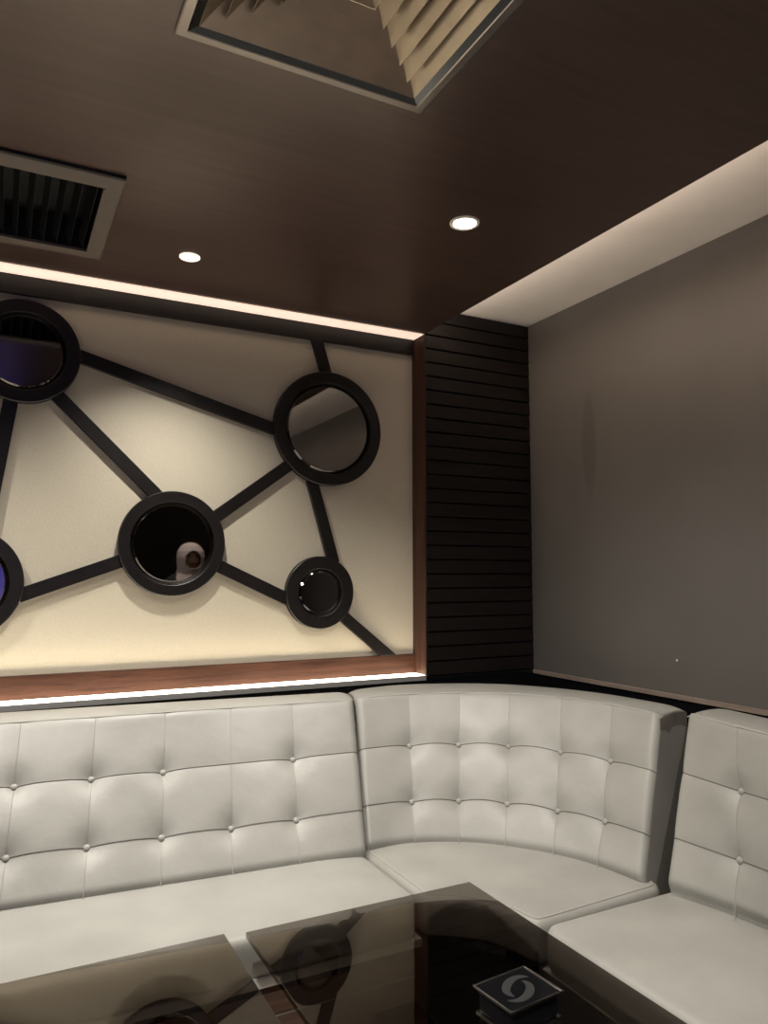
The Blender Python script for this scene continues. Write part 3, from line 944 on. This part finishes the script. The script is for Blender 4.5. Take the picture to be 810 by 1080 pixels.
# headscarf: hood around the face with an oval opening, then a drape over the shoulders
bm = bmesh.new(); n = 64; R_ = []
HR = ((1.235, .215, .165, .01), (1.30, .175, .135, .01), (1.36, .115, .105, .015), (1.40, .106, .108, .02), (1.44, .110, .118, .02), (1.49, .113, .124, .015), (1.54, .105, .115, .008), (1.58, .080, .088, .004), (1.605, .045, .05, .002), (1.612, .01, .012, 0))
HR = [tuple(a_ + (b_ - a_) * k / 4 for a_, b_ in zip(p, q)) for p, q in zip(HR[:-1], HR[1:]) for k in range(4)] + [HR[-1]]
for (z0, rx, ry, cy_) in HR:
    ring = []
    for k in range(n):
        a_ = 2 * PI * k / n
        ring.append(bm.verts.new((rx * math.cos(a_), cy_ + ry * math.sin(a_), z0)))
    R_.append(ring)
for A, Bq in zip(R_[:-1], R_[1:]):
    for k in range(n):
        c = (A[k].co + A[(k + 1) % n].co + Bq[k].co + Bq[(k + 1) % n].co) / 4
        if c.y > .05 and (c.x / .066) ** 2 + ((c.z - 1.468) / .070) ** 2 < 1: continue
        bm.faces.new((A[k], A[(k + 1) % n], Bq[(k + 1) % n], Bq[k]))
o = lobj('headscarf', bm, M['scarf'], pe, smooth=True)
so = o.modifiers.new('thick', 'SOLIDIFY'); so.thickness = .006; so.offset = -1
sm_ = o.modifiers.new('sub', 'SUBSURF'); sm_.levels = 1; sm_.render_levels = 1
for sx in (-1, 1):
    bm = bmesh.new(); bmesh.ops.create_uvsphere(bm, u_segments=16, v_segments=10, radius=.0095)
    bmesh.ops.translate(bm, verts=bm.verts, vec=(sx * .030, .099, 1.495)); lobj('eye', bm, M['eye'], pe, smooth=True)
bm = bmesh.new(); tube(bm, [(-.022, .094, 1.438), (0, .102, 1.436), (.022, .094, 1.438)], .005, 8)
lobj('mouth', bm, plain('lips', (.35, .12, .10), .5), pe, smooth=True)
ph = empty('phone', (PX, PY + .302, 1.205), 'dark phone held up by the standing person in the pale headscarf', 'phone')
lobj('case', B(-.037, .037, -.0045, .0045, 0, .152), M['black_gloss'], ph, bevel=.004)
bm = bmesh.new()
for (lx, lz) in ((.018, .128), (.018, .106), (.002, .117)): lathe(bm, [(.008, .0046), (.008, .0062), (.006, .0066), (0, .0064)], (lx, 0, lz), 'y', 20)
lobj('camera_lens', bm, M['dark_chrome'], ph)

# ------------------------------------------------------------------ lights
spot('downlight_lamp', -1.078, -1.034, 72, size=116)
spot('downlight_lamp', -2.62, -1.034, 80, size=116)
spot('downlight_lamp', -1.817, -.357, 84, size=112, rad=.037)
spot('downlight_lamp', -2.95, -.357, 84, size=112, rad=.037)
for i, (x, y) in enumerate(REAR_FILL): spot('downlight_lamp', x, y, (45, 190, 120, 90, 30, 90)[i], aim=(-.75, -1.5, .5) if i == 1 else None, size=(80, 74, 95, 95, 95, 95)[i])  # light of the added unseen downlights; one tilted to brighten the sofa corner
def area(name, loc, sx, sy, power, col, up=False):
    l = bpy.data.lights.new(name, 'AREA'); l.shape = 'RECTANGLE'; l.size = sx; l.size_y = sy
    l.energy = power; l.color = col
    o = bpy.data.objects.new(name, l); COL.objects.link(o); o.location = loc
    if up: o.rotation_euler = (PI, 0, 0)
    return o
# cove lamp lying on the edge of the wooden ceiling, shining up on the white ceiling
area('cove_lamp', (XE - .12, -2.5, ZC + .028),   .2, 5.0, 31, (1, .83, .70), up=True)

w = bpy.data.worlds.new('World'); scene.world = w; w.use_nodes = True
w.node_tree.nodes['Background'].inputs['Color'].default_value = (.9, .85, .8, 1)
w.node_tree.nodes['Background'].inputs['Strength'].default_value = .02

# ------------------------------------------------------------------ camera
cam = bpy.data.cameras.new('Camera'); co = bpy.data.objects.new('Camera', cam); COL.objects.link(co)
cam.sensor_fit = 'VERTICAL'; cam.sensor_height = 36; cam.sensor_width = 27
cam.lens = 786.0 * 36 / 1080
yaw, pit = .4773, .0839
f = Vector((math.sin(yaw) * math.cos(pit), math.cos(yaw) * math.cos(pit), math.sin(pit)))
co.location = (-2.392, -3.0, 1.35)
co.rotation_euler = f.to_track_quat('-Z', 'Y').to_euler()
cam.clip_start = .02
scene.camera = co
vs = scene.view_settings
vs.view_transform = 'Standard'; vs.look = 'None'; vs.gamma = 1; vs.exposure = .42
vs.use_curve_mapping = False
